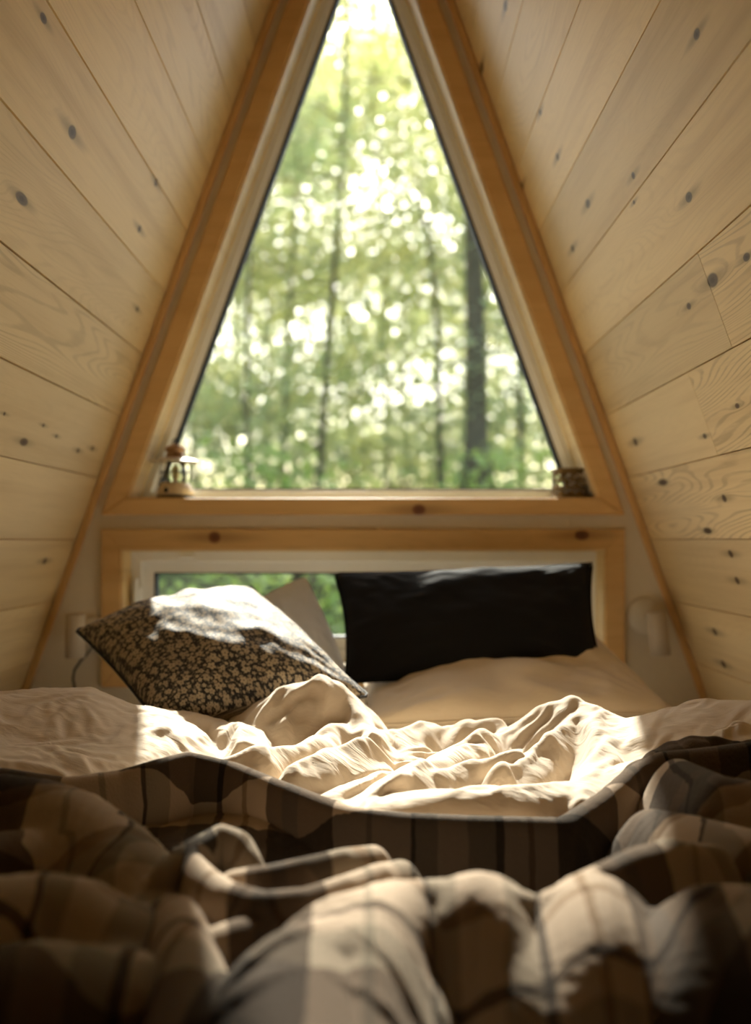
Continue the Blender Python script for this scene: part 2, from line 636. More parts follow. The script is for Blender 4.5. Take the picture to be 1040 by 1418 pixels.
SILL = 0.7116
CA_T0, CA_T1 = 0.6437, 0.601      # lower casing: outer and inner top
CA_B0, CA_B1 = 0.300, 0.345
LW_O, LW_I = 0.569, 0.5275
GT = 0.13                         # gable thickness
TOPIN = 0.62 + 0.5466 / SL        # where the opening closes

bm = bmesh.new()
add_prism(bm, [(-wall_w(-0.02), -0.02), (wall_w(-0.02), -0.02), (wall_w(CA_B1), CA_B1), (-wall_w(CA_B1), CA_B1)], GY, GY + GT)
for s in (-1, 1):
    add_prism(bm, [(s * LW_I, CA_B1), (s * wall_w(CA_B1), CA_B1), (s * wall_w(CA_T1), CA_T1), (s * LW_I, CA_T1)], GY, GY + GT)
    add_prism(bm, [(s * in_w(SILL), SILL), (s * wall_w(SILL), SILL), (0, APEX), (0, TOPIN)], GY, GY + GT)
add_prism(bm, [(-wall_w(CA_T1), CA_T1), (wall_w(CA_T1), CA_T1), (wall_w(SILL), SILL), (-wall_w(SILL), SILL)], GY, GY + GT)
tag(build('wall_back', bm, M['paint']), kind='structure')

# rear gable behind the viewer
bm = bmesh.new()
add_prism(bm, [(-wall_w(-0.02), -0.02), (wall_w(-0.02), -0.02), (0, APEX)], Y_BACK - 0.1, Y_BACK)
tag(build('wall_front', bm, M['paint']), kind='structure')

bm = bmesh.new()
add_box(bm, -wall_w(0) - 0.03, wall_w(0) + 0.03, Y_BACK - 0.1, GY + GT, -0.06, 0.0)
o = tag(build('floor', bm, M['floor']), kind='structure')
planar_uv(o, 1, 0)

# upper casing: two raking boards and the sill board
TY = GY - 0.018
CW = 0.042
bm = bmesh.new()
zb = 0.675
for s in (-1, 1):
    add_prism(bm, [(s * in_w(SILL), SILL), (s * (in_w(zb) + CW), zb + 0.0), (0, TOPIN + CW / SL), (0, TOPIN)], TY, GY, 0.002)
add_prism(bm, [(-in_w(SILL), SILL), (in_w(SILL), SILL), (in_w(zb) + CW, zb), (-in_w(zb) - CW, zb)], TY - 0.004, GY, 0.003)
o = tag(build('trim_1', bm, M['casing']), kind='structure')
planar_uv(o)
# lower casing
bm = bmesh.new()
for s in (-1, 1):
    add_prism(bm, [(s * LW_I, CA_B1), (s * LW_O, CA_B0), (s * LW_O, CA_T0), (s * LW_I, CA_T1)], TY, GY, 0.002)
add_prism(bm, [(-LW_I, CA_T1), (LW_I, CA_T1), (LW_O, CA_T0), (-LW_O, CA_T0)], TY, GY, 0.002)
add_prism(bm, [(-LW_I, CA_B1), (LW_I, CA_B1), (LW_O, CA_B0), (-LW_O, CA_B0)], TY, GY, 0.002)
o = tag(build('trim_2', bm, M['casing']), kind='structure')
planar_uv(o)
# corner mouldings
for i, s in enumerate((-1, 1)):
    bm = bmesh.new()
    w = 0.017
    add_prism(bm, [(s * (wall_w(0.0) - w), 0.0), (s * (wall_w(0.0) - 0.0005), 0.0), (0.0, APEX - 0.001), (0.0, APEX - w / SL)], GY - 0.011, GY, 0.003)
    o = tag(build('trim_%d' % (i + 3), bm, M['casing']), kind='structure')
    planar_uv(o, 2, 0)

# upper window
w1 = empty('window_1', (0, GY, SILL))
tag(w1, kind='structure')


def wpart(name, bm, mat, par, uv=True, smooth=False):
    o = build(name, bm, mat, par, smooth)
    o.matrix_parent_inverse = Matrix.Translation(-Vector(par.location))
    if uv:
        planar_uv(o, 0, 2)
    return o


def tri_ring(bm, o0, o1, zb0, zb1, y0, y1, bev=0.001):
    """Triangular ring between inset o0 (outer) and o1 (inner)."""
    A = lambda z, o: in_w(z) - o
    for s in (-1, 1):
        add_prism(bm, [(s * A(zb1, o1), zb1), (s * A(zb0, o0), zb0), (0, TOPIN - o0 / SL), (0, TOPIN - o1 / SL)], y0, y1, bev)
    add_prism(bm, [(-A(zb0, o0), zb0), (A(zb0, o0), zb0), (A(zb1, o1), zb1), (-A(zb1, o1), zb1)], y0, y1, bev)


bm = bmesh.new()
tri_ring(bm, -0.0, 0.006, SILL, SILL + 0.0015, GY - 0.012, GY + 0.10, 0)
wpart('jamb', bm, M['jamb'], w1)
bm = bmesh.new()
tri_ring(bm, 0.003, 0.024, SILL, SILL + 0.017, GY + 0.075, GY + 0.125)
tri_ring(bm, 0.010, 0.034, SILL + 0.005, SILL + 0.024, GY + 0.085, GY + 0.120)
wpart('frame', bm, M['vinyl'], w1)
bm = bmesh.new()
tri_ring(bm, 0.030, 0.041, SILL + 0.02, SILL + 0.0265, GY + 0.088, GY + 0.118, 0)
wpart('gasket', bm, M['rubber'], w1)
bm = bmesh.new()
zz = SILL + 0.022
add_prism(bm, [(-in_w(zz) + 0.034, zz), (in_w(zz) - 0.034, zz), (0, TOPIN - 0.034 / SL)], GY + 0.100, GY + 0.104)
wpart('pane', bm, M['glass'], w1)

# lower window
w2 = empty('window_2', (0, GY, CA_B1))
tag(w2, kind='structure')


def rect_ring(bm, i0, i1, y0, y1, bev=0.0015):
    x0, x1 = LW_I - i0, LW_I - i1
    t0, t1, b0, b1 = CA_T1 - i0, CA_T1 - i1, CA_B1 + i0, CA_B1 + i1
    for s in (-1, 1):
        add_prism(bm, [(s * x1, b1), (s * x0, b0), (s * x0, t0), (s * x1, t1)], y0, y1, bev)
    add_prism(bm, [(-x1, t1), (x1, t1), (x0, t0), (-x0, t0)], y0, y1, bev)
    add_prism(bm, [(-x1, b1), (x1, b1), (x0, b0), (-x0, b0)], y0, y1, bev)


bm = bmesh.new()
rect_ring(bm, -0.0, 0.005, GY - 0.012, GY + 0.075, 0)
wpart('jamb', bm, M['jamb'], w2)
bm = bmesh.new()
rect_ring(bm, 0.003, 0.030, GY + 0.055, GY + 0.125)
wpart('frame', bm, M['vinyl'], w2)
bm = bmesh.new()
rect_ring(bm, 0.028, 0.054, GY + 0.068, GY + 0.115)
sash = wpart('sash', bm, M['vinyl'], w2)
bm = bmesh.new()
rect_ring(bm, 0.050, 0.0575, GY + 0.072, GY + 0.110, 0)
wpart('gasket', bm, M['rubber'], w2)
bm = bmesh.new()
add_box(bm, -LW_I + 0.05, LW_I - 0.05, GY + 0.090, GY + 0.094, CA_B1 + 0.05, CA_T1 - 0.05)
wpart('pane', bm, M['glass'], w2)
bm = bmesh.new()
hx = at(190, 825, GY + 0.05)
add_box(bm, hx.x - 0.006, hx.x + 0.010, GY + 0.035, GY + 0.058, 0.44, 0.515, 0.004)
add_box(bm, hx.x - 0.003, hx.x + 0.005, GY + 0.022, GY + 0.045, 0.455, 0.535, 0.003)
wpart('latch_handle', bm, M['vinyl'], w2)
bm = bmesh.new()
add_box(bm, at(262, 775, 2.235).x - 0.02, at(262, 775, 2.235).x + 0.014, GY + 0.048, GY + 0.057, 0.580, 0.588, 0.002)
wpart('hinge', bm, M['vinyl'], w2)

# ------------------------------------------------------------------ cloth machinery
def seg_ridge(X, Y, pts, half, camside=1.0, backside=1.0):
    """Crest height at the nearest point of a polyline and distance to it (scaled per side)."""
    best = np.full(X.shape, 1e9)
    zc = np.zeros(X.shape)
    for (a, b) in zip(pts[:-1], pts[1:]):
        ax, ay, az = a
        bx, by, bz = b
        dx, dy = bx - ax, by - ay
        L2 = dx * dx + dy * dy + 1e-12
        t = np.clip(((X - ax) * dx + (Y - ay) * dy) / L2, 0, 1)
        qx, qy = ax + t * dx, ay + t * dy
        ex, ey = X - qx, Y - qy
        d = np.hypot(ex, ey)
        sc = np.where(ey < 0, camside, backside)
        blend = np.abs(ey) / (d + 1e-9)
        d = d / (1 + (sc - 1) * blend)
        m = d < best
        best = np.where(m, d, best)
        zc = np.where(m, az + t * (bz - az), zc)
    return best, zc


def smax(a, b, k=0.012):
    h = np.clip(0.5 + 0.5 * (a - b) / k, 0, 1)
    return b + (a - b) * h + k * h * (1 - h)


BASE = 0.27


def ridge(H, X, Y, pix, half, cam=1.0, back=1.0, drop=None, k=0.012, power=2.0):
    pts = [tuple(atz(*p)) for p in pix]
    d, zc = seg_ridge(X, Y, pts, half, cam, back)
    t = np.clip(d / half, 0, 1.6)
    prof = np.clip(1 - t ** power, -3, 1)      # rounded crest, steep flank
    base = BASE if drop is None else zc - drop
    Hr = base + (zc - base) * prof
    return smax(H, Hr, k)


def vnoise(shape, cells, seed, oct_=3):
    r = np.random.RandomState(seed)
    out = np.zeros(shape)
    amp = 1.0
    for o in range(oct_):
        cy, cx = int(cells[0] * 2 ** o) + 2, int(cells[1] * 2 ** o) + 2
        g = r.rand(cy + 1, cx + 1) * 2 - 1
        yy = np.linspace(0, cy - 1e-6, shape[0])
        xx = np.linspace(0, cx - 1e-6, shape[1])
        yi, xi = yy.astype(int), xx.astype(int)
        fy, fx = yy - yi, xx - xi
        fy = (fy * fy * (3 - 2 * fy))[:, None]
        fx = (fx * fx * (3 - 2 * fx))[None, :]
        a = g[np.ix_(yi, xi)]
        b_ = g[np.ix_(yi, xi + 1)]
        c = g[np.ix_(yi + 1, xi)]
        d = g[np.ix_(yi + 1, xi + 1)]
        out += amp * ((a * (1 - fx) + b_ * fx) * (1 - fy) + (c * (1 - fx) + d * fx) * fy)
        amp *= 0.5
    return out


def relax(P, ex_u, ex_v, iters, kt_z, kt_xy, floor, gap=0.002, bend=0.5, bend_k=3, seed=1, kick=0.002, cells=4, diag=0.25):
    """Position based cloth on a grid: edges grow by the given excess, so the sheet buckles into wrinkles round its target shape."""
    T = P.copy()
    r = np.random.RandomState(seed)
    nr, nc, _ = P.shape
    P = P + np.stack([vnoise((nr, nc), (nr // cells, nc // cells), seed + i, 2) for i in range(3)], -1) * kick * np.array([0.4, 0.4, 1.0])
    Lh = np.linalg.norm(T[:, 1:] - T[:, :-1], axis=2) * (1 + 0.5 * (ex_u[:, 1:] + ex_u[:, :-1]))
    Lv = np.linalg.norm(T[1:] - T[:-1], axis=2) * (1 + 0.5 * (ex_v[1:] + ex_v[:-1]))
    exd = 0.5 * (ex_u + ex_v)
    Ld1 = np.linalg.norm(T[1:, 1:] - T[:-1, :-1], axis=2) * (1 + exd[1:, 1:])
    Ld2 = np.linalg.norm(T[1:, :-1] - T[:-1, 1:], axis=2) * (1 + exd[1:, 1:])

    def solve(A, B, L, st, mode=0):
        d = B - A
        l = np.linalg.norm(d, axis=2) + 1e-9
        if mode:
            c = np.minimum(l - L, 0) * st
        else:
            c = (l - L) * st
        return d * (0.5 * c / l)[..., None]
    V = np.zeros_like(P)
    for it in range(iters):
        old = P.copy()
        P = P + V * 0.6
        for par in (0, 1):
            c = solve(P[:, par:-1:2], P[:, par + 1::2], Lh[:, par::2], 0.9)
            P[:, par:-1:2] += c
            P[:, par + 1::2] -= c
            c = solve(P[par:-1:2], P[par + 1::2], Lv[par::2], 0.9)
            P[par:-1:2] += c
            P[par + 1::2] -= c
        for par in (0, 1):
            c = solve(P[par:-1:2, :-1], P[par + 1::2, 1:], Ld1[par::2], diag)
            P[par:-1:2, :-1] += c
            P[par + 1::2, 1:] -= c
            c = solve(P[par:-1:2, 1:], P[par + 1::2, :-1], Ld2[par::2], diag)
            P[par:-1:2, 1:] += c
            P[par + 1::2, :-1] -= c
        # bending: pull each point towards the middle of its neighbours k away
        k = bend_k
        mid = 0.5 * (P[:, 2 * k:] + P[:, :-2 * k]) - P[:, k:-k]
        P[:, k:-k] += bend * 0.25 * (mid - (0.5 * (T[:, 2 * k:] + T[:, :-2 * k]) - T[:, k:-k]))
        mid = 0.5 * (P[2 * k:] + P[:-2 * k]) - P[k:-k]
        P[k:-k] += bend * 0.25 * (mid - (0.5 * (T[2 * k:] + T[:-2 * k]) - T[k:-k]))
        P[..., 2] += kt_z * (T[..., 2] - P[..., 2])
        P[..., :2] += kt_xy * (T[..., :2] - P[..., :2])
        if floor is not None:
            P[..., 2] = np.maximum(P[..., 2], floor(P[..., 0], P[..., 1]) + gap)
        V = P - old
    return P


def sampler(xs, ys, H):
    def f(X, Y):
        fx = np.clip((X - xs[0]) / (xs[1] - xs[0]), 0, len(xs) - 1.001)
        fy = np.clip((Y - ys[0]) / (ys[1] - ys[0]), 0, len(ys) - 1.001)
        i, j = fy.astype(int), fx.astype(int)
        a, b = fy - i, fx - j
        return (H[i, j] * (1 - a) * (1 - b) + H[i + 1, j] * a * (1 - b) + H[i, j + 1] * (1 - a) * b + H[i + 1, j + 1] * a * b)
    return f


def grid_faces(nr, nc):
    i = np.arange(nr - 1)[:, None] * nc + np.arange(nc - 1)[None, :]
    return np.stack([i, i + 1, i + nc + 1, i + nc], -1).reshape(-1, 4)


def cloth_obj(name, P, mat, uv, thick, sub=1, off=-1):
    nr, nc, _ = P.shape
    o = from_arrays(name, P.reshape(-1, 3), grid_faces(nr, nc).tolist(), mat, None, True, uv.reshape(-1, 2))
    if thick:
        m = o.modifiers.new('Thickness', 'SOLIDIFY')
        m.thickness = thick
        m.offset = off
    if sub:
        m = o.modifiers.new('Smooth', 'SUBSURF')
        m.levels = m.render_levels = sub
    return o


def clampx(X, z, m=0.02):
    w = wall_w(z) - m
    return np.clip(X, -w, w)


# ------------------------------------------------------------------ bed
MT = 0.225                        # top of the mattress
bm = bmesh.new()
add_box(bm, -0.735, 0.735, 0.10, 2.13, 0.0, MT, 0.035)
o = build('mattress', bm, M['mattress'], None, True)
planar_uv(o, 0, 1)
tag(o, 'thick mattress in a pale sheet on the loft floor under all the bedding', 'mattress')

# ---- duvet
xs = np.linspace(-0.72, 0.72, 281)
ys = np.linspace(0.98, 1.80, 165)
X, Y = np.meshgrid(xs, ys)
H = np.full(X.shape, 0.288) + 0.008 * vnoise(X.shape, (5, 7), 3, 2)
H = np.where(Y > 1.66, H - np.clip((Y - 1.66) / 0.12, 0, 1) ** 2 * 0.03, H)
FRONT = 1.0 - np.clip((1.12 - Y) / 0.10, 0, 1) ** 2
R = lambda *a, **k: ridge(*a, **k)
# big soft mounds left and right
H = R(H, X, Y, [(-160, 985, .40), (-30, 965, .405), (60, 954, .407), (125, 955, .402), (185, 978, .375)], .15, cam=1.5, back=0.8, k=.03)
H = R(H, X, Y, [(-60, 1045, .37), (80, 1040, .355), (170, 1030, .345), (225, 1040, .325)], .10, k=.03)
H = R(H, X, Y, [(1180, 985, .40), (1060, 970, .402), (980, 970, .398), (925, 982, .383), (880, 1000, .36)], .13, cam=1.5, back=0.8, k=.03)
H = R(H, X, Y, [(1040, 1010, .39), (960, 1030, .372), (890, 1060, .345)], .09, k=.03)
# standing peak in front of the floral pillow
H = R(H, X, Y, [(335, 990, .345), (385, 962, .385), (440, 937, .412), (470, 945, .400), (505, 985, .352)], .050, cam=1.3, back=.7, k=.012)
H = R(H, X, Y, [(440, 940, .408), (430, 975, .375), (400, 1000, .352), (345, 1000, .345)], .035, k=.01)
H = R(H, X, Y, [(472, 950, .395), (505, 1000, .350), (520, 1030, .335)], .03, k=.01)
# right peak
H = R(H, X, Y, [(715, 1003, .345), (755, 975, .375), (793, 964, .388), (825, 980, .375), (862, 1000, .36)], .055, cam=1.3, back=.7, k=.012)
H = R(H, X, Y, [(795, 966, .385), (790, 1000, .36), (735, 1055, .335), (690, 1075, .33)], .035, k=.01)
H = R(H, X, Y, [(830, 990, .37), (840, 1040, .345), (800, 1100, .325)], .045, k=.012)
# folds in the middle
H = R(H, X, Y, [(200, 985, .36), (300, 995, .352), (340, 1010, .345), (350, 1030, .335)], .05, k=.015)
H = R(H, X, Y, [(300, 1075, .33), (370, 1050, .342), (430, 1030, .345), (480, 1010, .34)], .028, k=.01)
H = R(H, X, Y, [(395, 1085, .325), (450, 1050, .34), (520, 1040, .335)], .025, k=.01)
H = R(H, X, Y, [(520, 1100, .325), (580, 1060, .34), (650, 1040, .34), (690, 1015, .335)], .028, k=.01)
H = R(H, X, Y, [(500, 1020, .335), (580, 1005, .338), (700, 1010, .33)], .03, k=.01)
H = R(H, X, Y, [(530, 1112, .322), (620, 1097, .336), (700, 1092, .338), (790, 1085, .33)], .045, cam=1.0, k=.012)
H = R(H, X, Y, [(600, 1075, .33), (640, 1060, .338), (720, 1050, .336)], .022, k=.008)
H = (MT + 0.008) + (H - MT - 0.008) * FRONT
floor_m = sampler(xs, ys, np.full(X.shape, MT + 0.004))


def drape(Xg, Yg, Zg, grow, most, frames=32, lift=0.016, kick=0.012, cells=13, seed=3, bend=1.1):
    """Lay a sheet larger than the form it covers over that form and let the cloth settle into folds; returns its points."""
    nr, nc = Xg.shape
    g2 = np.stack([Xg, Yg, Zg], -1)
    form = from_arrays('form', g2.reshape(-1, 3), grid_faces(*g2.shape[:2]).tolist(), M['linen'])
    form.modifiers.new('Collision', 'COLLISION')
    form.collision.thickness_outer = 0.004
    form.collision.thickness_inner = 0.05
    form.collision.cloth_friction = 15
    form.collision.damping = 0.3
    Z2 = Zg + lift + kick * vnoise(Xg.shape, (nr // cells, nc // cells), seed, 2)
    sheet = from_arrays('sheet', np.stack([Xg, Yg, Z2], -1).reshape(-1, 3), grid_faces(nr, nc).tolist(), M['linen'])
    vg = sheet.vertex_groups.new(name='grow')
    gw = np.round(np.clip(grow, 0, 1) * 40).astype(int).ravel()
    for lev in range(1, 41):
        ids = np.flatnonzero(gw == lev).tolist()
        if ids:
            vg.add(ids, lev / 40.0, 'REPLACE')
    md = sheet.modifiers.new('Cloth', 'CLOTH')
    st = md.settings
    st.quality = 5
    st.mass = 0.18
    st.tension_stiffness = st.compression_stiffness = 25
    st.shear_stiffness = 10
    st.bending_stiffness = bend
    st.tension_damping = st.compression_damping = 8
    st.shear_damping = 6
    st.bending_damping = 1.0
    st.air_damping = 2.0
    st.vertex_group_shrink = 'grow'
    st.shrink_min = 0.0
    st.shrink_max = -most
    cs = md.collision_settings
    cs.collision_quality = 3
    cs.distance_min = 0.004
    cs.use_self_collision = True
    cs.self_distance_min = 0.0035
    cs.self_friction = 8
    md.point_cache.frame_start = 1
    md.point_cache.frame_end = frames
    SC.frame_start, SC.frame_end = 1, frames
    for fr in range(1, frames + 1):
        SC.frame_set(fr)
    ev = sheet.evaluated_get(bpy.context.evaluated_depsgraph_get())
    me = ev.to_mesh()
    co = np.zeros(nr * nc * 3, dtype=np.float32)
    me.vertices.foreach_get('co', co)
    ev.to_mesh_clear()
    for ob in (sheet, form):
        m_ = ob.data
        bpy.data.objects.remove(ob)
        bpy.data.meshes.remove(m_)
    SC.frame_set(1)
    return co.reshape(nr, nc, 3).astype(float)


Xg, Yg = np.meshgrid(np.linspace(-.70, .70, 200), np.linspace(1.0, 1.78, 112))
Zg = sampler(xs, ys, H - 0.008)(Xg, Yg)
loose = 0.16 + 0.84 * np.exp(-((Xg - 0.06) / 0.30) ** 2 - ((Yg - 1.40) / 0.19) ** 2)
P = drape(Xg, Yg, Zg, loose, 0.19)
P[..., 0] = clampx(P[..., 0], P[..., 2])
su = np.concatenate([np.zeros((P.shape[0], 1)), np.cumsum(np.linalg.norm(np.diff(P, axis=1), axis=2), 1)], 1)
sv = np.concatenate([np.zeros((1, P.shape[1])), np.cumsum(np.linalg.norm(np.diff(P, axis=0), axis=2), 0)], 0)
o = cloth_obj('duvet', P, M['linen'], np.stack([su, sv], -1), 0.004)
tag(o, 'crumpled cream linen duvet heaped across the middle of the bed', 'duvet')
# height map of the finished duvet, for what lies on it
def rebin(P, xs, ys):
    Hm = np.full((len(ys), len(xs)), -1.0)
    j = np.clip(np.round((P[..., 0] - xs[0]) / (xs[1] - xs[0])).astype(int), 0, len(xs) - 1)
    i = np.clip(np.round((P[..., 1] - ys[0]) / (ys[1] - ys[0])).astype(int), 0, len(ys) - 1)
    np.maximum.at(Hm, (i.ravel(), j.ravel()), P[..., 2].ravel())
    Q = Hm.copy()
    for dy in (-1, 0, 1):
        for dx in (-1, 0, 1):
            Q = np.maximum(Q, np.roll(np.roll(Hm, dy, 0), dx, 1))
    Q[Q < 0] = MT
    return Q


HD = rebin(P, xs, ys)
duvet_h = sampler(xs, ys, HD)

# ---- blanket
BASE = 0.232
EDGE = [(-300, 1085, .36), (-120, 1075, .365), (0, 1073, .362), (90, 1086, .352), (165, 1076, .352), (205, 1064, .36), (260, 1050, .366), (320, 1064, .356), (380, 1088, .345),
        (480, 1126, .330), (560, 1136, .326), (650, 1140, .325), (780, 1143, .322), (840, 1105, .335), (880, 1070, .352), (920, 1050, .364), (980, 1044, .372), (1040, 1036, .383), (1200, 1030, .39), (1400, 1030, .39)]
ep = np.array([tuple(atz(*p)) for p in EDGE])
bx = np.linspace(-0.70, 0.70, 301)
NR = 190
Ye = np.interp(bx, ep[:, 0], ep[:, 1]) + 0.035
for _ in range(3):
    Ye[1:-1] = (Ye[:-2] + 2 * Ye[1:-1] + Ye[2:]) / 4
t = np.linspace(0, 1, NR)[:, None]
Yb = Ye[None, :] * (1 - t) + 0.40 * t
Xb = np.repeat(bx[None, :], NR, 0)
Hb = np.full(Xb.shape, 0.240) + 0.006 * vnoise(Xb.shape, (6, 8), 21, 2)
B = lambda pix, half, **k: ridge(Hb, Xb, Yb, pix, half, **k)
# rolled far edge, dropping steeply towards the camera
Hb = B([p for p in EDGE[2:]], .042, cam=0.55, back=1.6, k=.010)
# left: rolled edge running down to the middle
Hb = B([(-200, 1085, .375), (0, 1082, .375), (60, 1090, .372), (110, 1108, .365), (160, 1145, .352), (200, 1195, .335), (214, 1235, .318)], .075, cam=1.1, back=1.1, k=.015)
Hb = B([(-80, 1170, .345), (40, 1160, .340), (110, 1170, .330)], .07, k=.02)
Hb = B([(-100, 1240, .36), (60, 1222, .355), (120, 1232, .350), (165, 1262, .335)], .075, k=.02)
Hb = B([(-100, 1340, .345), (60, 1320, .340), (160, 1330, .325)], .08, k=.03)
# hairpin twist and its two tails
Hb = B([(192, 1242, .315), (225, 1205, .335), (262, 1172, .348), (305, 1150, .354), (332, 1160, .350), (342, 1185, .338), (330, 1205, .328)], .030, cam=.75, back=.9, k=.006)
Hb = B([(322, 1215, .330), (365, 1208, .338), (420, 1196, .342), (475, 1184, .343), (518, 1180, .335)], .030, cam=.75, back=.95, k=.006)
Hb = B([(258, 1185, .340), (285, 1212, .338), (315, 1232, .337), (360, 1245, .337), (420, 1240, .339), (480, 1222, .342), (525, 1206, .341), (556, 1201, .332)], .032, cam=.75, back=.95, k=.006)
Hb = B([(205, 1262, .320), (240, 1250, .335), (256, 1300, .330), (262, 1420, .315)], .045, k=.010)
Hb = B([(258, 1310, .315), (330, 1285, .322), (400, 1268, .324), (470, 1250, .315)], .040, cam=.8, k=.010)
# front: one long scalloped fold, gentle towards the viewer, with hollows pushed into it
Hb = B([(418, 1440, .322), (432, 1350, .336), (462, 1290, .347), (510, 1250, .354), (560, 1234, .353), (610, 1232, .352), (655, 1222, .359), (700, 1238, .354), (738, 1260, .345), (785, 1240, .354),
        (830, 1223, .361), (890, 1246, .352), (970, 1234, .362), (1060, 1245, .358)], .115, cam=1.25, back=.55, k=.012, power=2.4)
Hb = B([(800, 1224, .350), (840, 1205, .356), (880, 1186, .358), (930, 1172, .352), (990, 1180, .345)], .035, cam=.8, k=.008)
for pix, wd, dep in (([(640, 1300, .34), (660, 1360, .33), (690, 1460, .32)], .036, .044), ([(742, 1268, .34), (752, 1320, .34), (770, 1440, .33)], .018, .018),
                     ([(596, 1245, .35), (575, 1330, .34), (560, 1440, .33)], .014, .010), ([(480, 1330, .34), (478, 1440, .33)], .010, .005),
                     ([(905, 1268, .34), (915, 1340, .33), (930, 1440, .32)], .026, .022), ([(1000, 1290, .34), (1010, 1440, .33)], .02, .012)):
    d_, _z = seg_ridge(Xb, Yb, [tuple(atz(*p)) for p in pix], wd)
    Hb = Hb - dep * np.exp(-(d_ / wd) ** 2)
Hb = B([(905, 1130, .335), (960, 1140, .345), (1040, 1160, .345), (1200, 1180, .345)], .06, k=.02)
Hb = B([(940, 1060, .37), (1000, 1085, .375), (1100, 1100, .37), (1300, 1100, .37)], .06, k=.02)
fl = duvet_h(Xb, Yb)
fl = np.where(Yb > 0.985, fl, MT)
Hb = np.maximum(Hb, fl + 0.010)
edge_d = np.clip((Ye[None, :] - Yb) / 0.030, 0, 1)
Hb = (fl + 0.006) * (1 - edge_d) ** 2 + Hb * (1 - (1 - edge_d) ** 2)
P = np.stack([Xb, Yb, Hb], -1)
P = relax(P, np.full(Xb.shape, 0.035), np.full(Xb.shape, 0.025), 90, 0.03, 0.01, lambda x, y: np.where(y > 0.985, duvet_h(x, y), MT), gap=0.009,
          bend=0.5, bend_k=3, seed=31, kick=0.003)
P[..., 0] = clampx(P[..., 0], P[..., 2])
# cloth lengths measured along the folds, so the checks follow the wool
su = np.concatenate([np.zeros((NR, 1)), np.cumsum(np.linalg.norm(np.diff(P, axis=1), axis=2), 1)], 1)
su = su - su[:, [150]]
sv = np.concatenate([np.zeros((1, 301)), np.cumsum(np.linalg.norm(np.diff(P, axis=0), axis=2), 0)], 0)
uvb = np.stack([su * 0.15 + Xb * 0.92, sv * 0.3 + (1.10 - Yb) * 0.8], -1)
o = cloth_obj('blanket', P, M['plaid'], uvb, 0.007)
tag(o, 'brown, black and cream plaid wool blanket rumpled over the foot of the bed', 'blanket')


# ------------------------------------------------------------------ pillows
def pillow(name, mat, corners, bulge, n=56, pinch=0.06, ear=0.0, wr=0.004, seed=1, sag=0.0, power=0.5, cwr=0.0):
    """corners: bottom left, bottom right, top right, top left; a stuffed case between them."""
    c = [Vector(p) for p in corners]
    nrm = (c[1] - c[0]).cross(c[3] - c[0]).normalized()
    if nrm.y > 0:
        nrm = -nrm
    s = np.linspace(-1, 1, n)
    U, W = np.meshgrid(s, s)
    # edges drawn in between the corners
    Uc = U * (1 - pinch * (1 - W ** 2) * np.abs(U) ** 3)
    Wc = W * (1 - pinch * (1 - U ** 2) * np.abs(W) ** 3)
    a, b = (Uc + 1) / 2, (Wc + 1) / 2
    C = [np.array(p) for p in c]
    mid = ((1 - a) * (1 - b))[..., None] * C[0] + (a * (1 - b))[..., None] * C[1] + (a * b)[..., None] * C[2] + ((1 - a) * b)[..., None] * C[3]
    prof = (np.clip(1 - U ** 2, 0, 1) ** power) * (np.clip(1 - W ** 2, 0, 1) ** power)
    nz = vnoise((n, n), (5, 5), seed, 3)
    rg = 1 - np.abs(vnoise((n, n), (4, 7), seed + 50, 2))
    # gathers that run in from the corners
    ang = np.arctan2(1 - np.abs(W), 1 - np.abs(U))
    gath = np.cos(ang * 22 + 3 * nz) * np.exp(-((1 - np.abs(U)) + (1 - np.abs(W))) * 2.2) * np.clip(prof * 3, 0, 1)
    N = np.array(nrm)
    L1, L2 = (c[1] - c[0]).length, (c[3] - c[0]).length
    V, Fc, uv = [], [], []
    for sgn in (1, -1):
        h = bulge * prof * (1.0 if sgn > 0 else 0.75) + (wr * nz + wr * 0.8 * rg + cwr * gath) * np.clip(prof * 2, 0, 1)
        Pm = mid + (sgn * h)[..., None] * N
        Pm[..., 2] -= sag * (1 - U ** 2) * (W + 1) / 2
        V.append(Pm.reshape(-1, 3))
        uv.append(np.stack([a * L1 + (0 if sgn > 0 else 3.1), b * L2], -1).reshape(-1, 2))
    f1 = grid_faces(n, n)
    nn = n * n
    VV = np.concatenate(V)
    # join the two sides along the seam
    idx = np.arange(2 * nn)
    bmask = np.zeros((n, n), bool)
    bmask[0, :] = bmask[-1, :] = bmask[:, 0] = bmask[:, -1] = True
    bi = np.flatnonzero(bmask.ravel())
    idx[bi + nn] = bi
    f2 = idx[f1[:, ::-1] + nn]
    me_f = np.concatenate([f1, f2])
    o = from_arrays(name, VV, me_f.tolist(), mat, None, True, np.concatenate(uv))
    bmx = bmesh.new()
    bmx.from_mesh(o.data)
    bmesh.ops.delete(bmx, geom=[v for v in bmx.verts if not v.link_faces], context='VERTS')
    bmesh.ops.recalc_face_normals(bmx, faces=bmx.faces)
    bmx.to_mesh(o.data)
    bmx.free()
    m = o.modifiers.new('Smooth', 'SUBSURF')
    m.levels = m.render_levels = 1
    border = [mid[0, j] for j in range(n)] + [mid[i, -1] for i in range(1, n)] + [mid[-1, j] for j in range(n - 2, -1, -1)] + [mid[i, 0] for i in range(n - 2, 0, -1)]
    if sag:
        pass
    return o, border


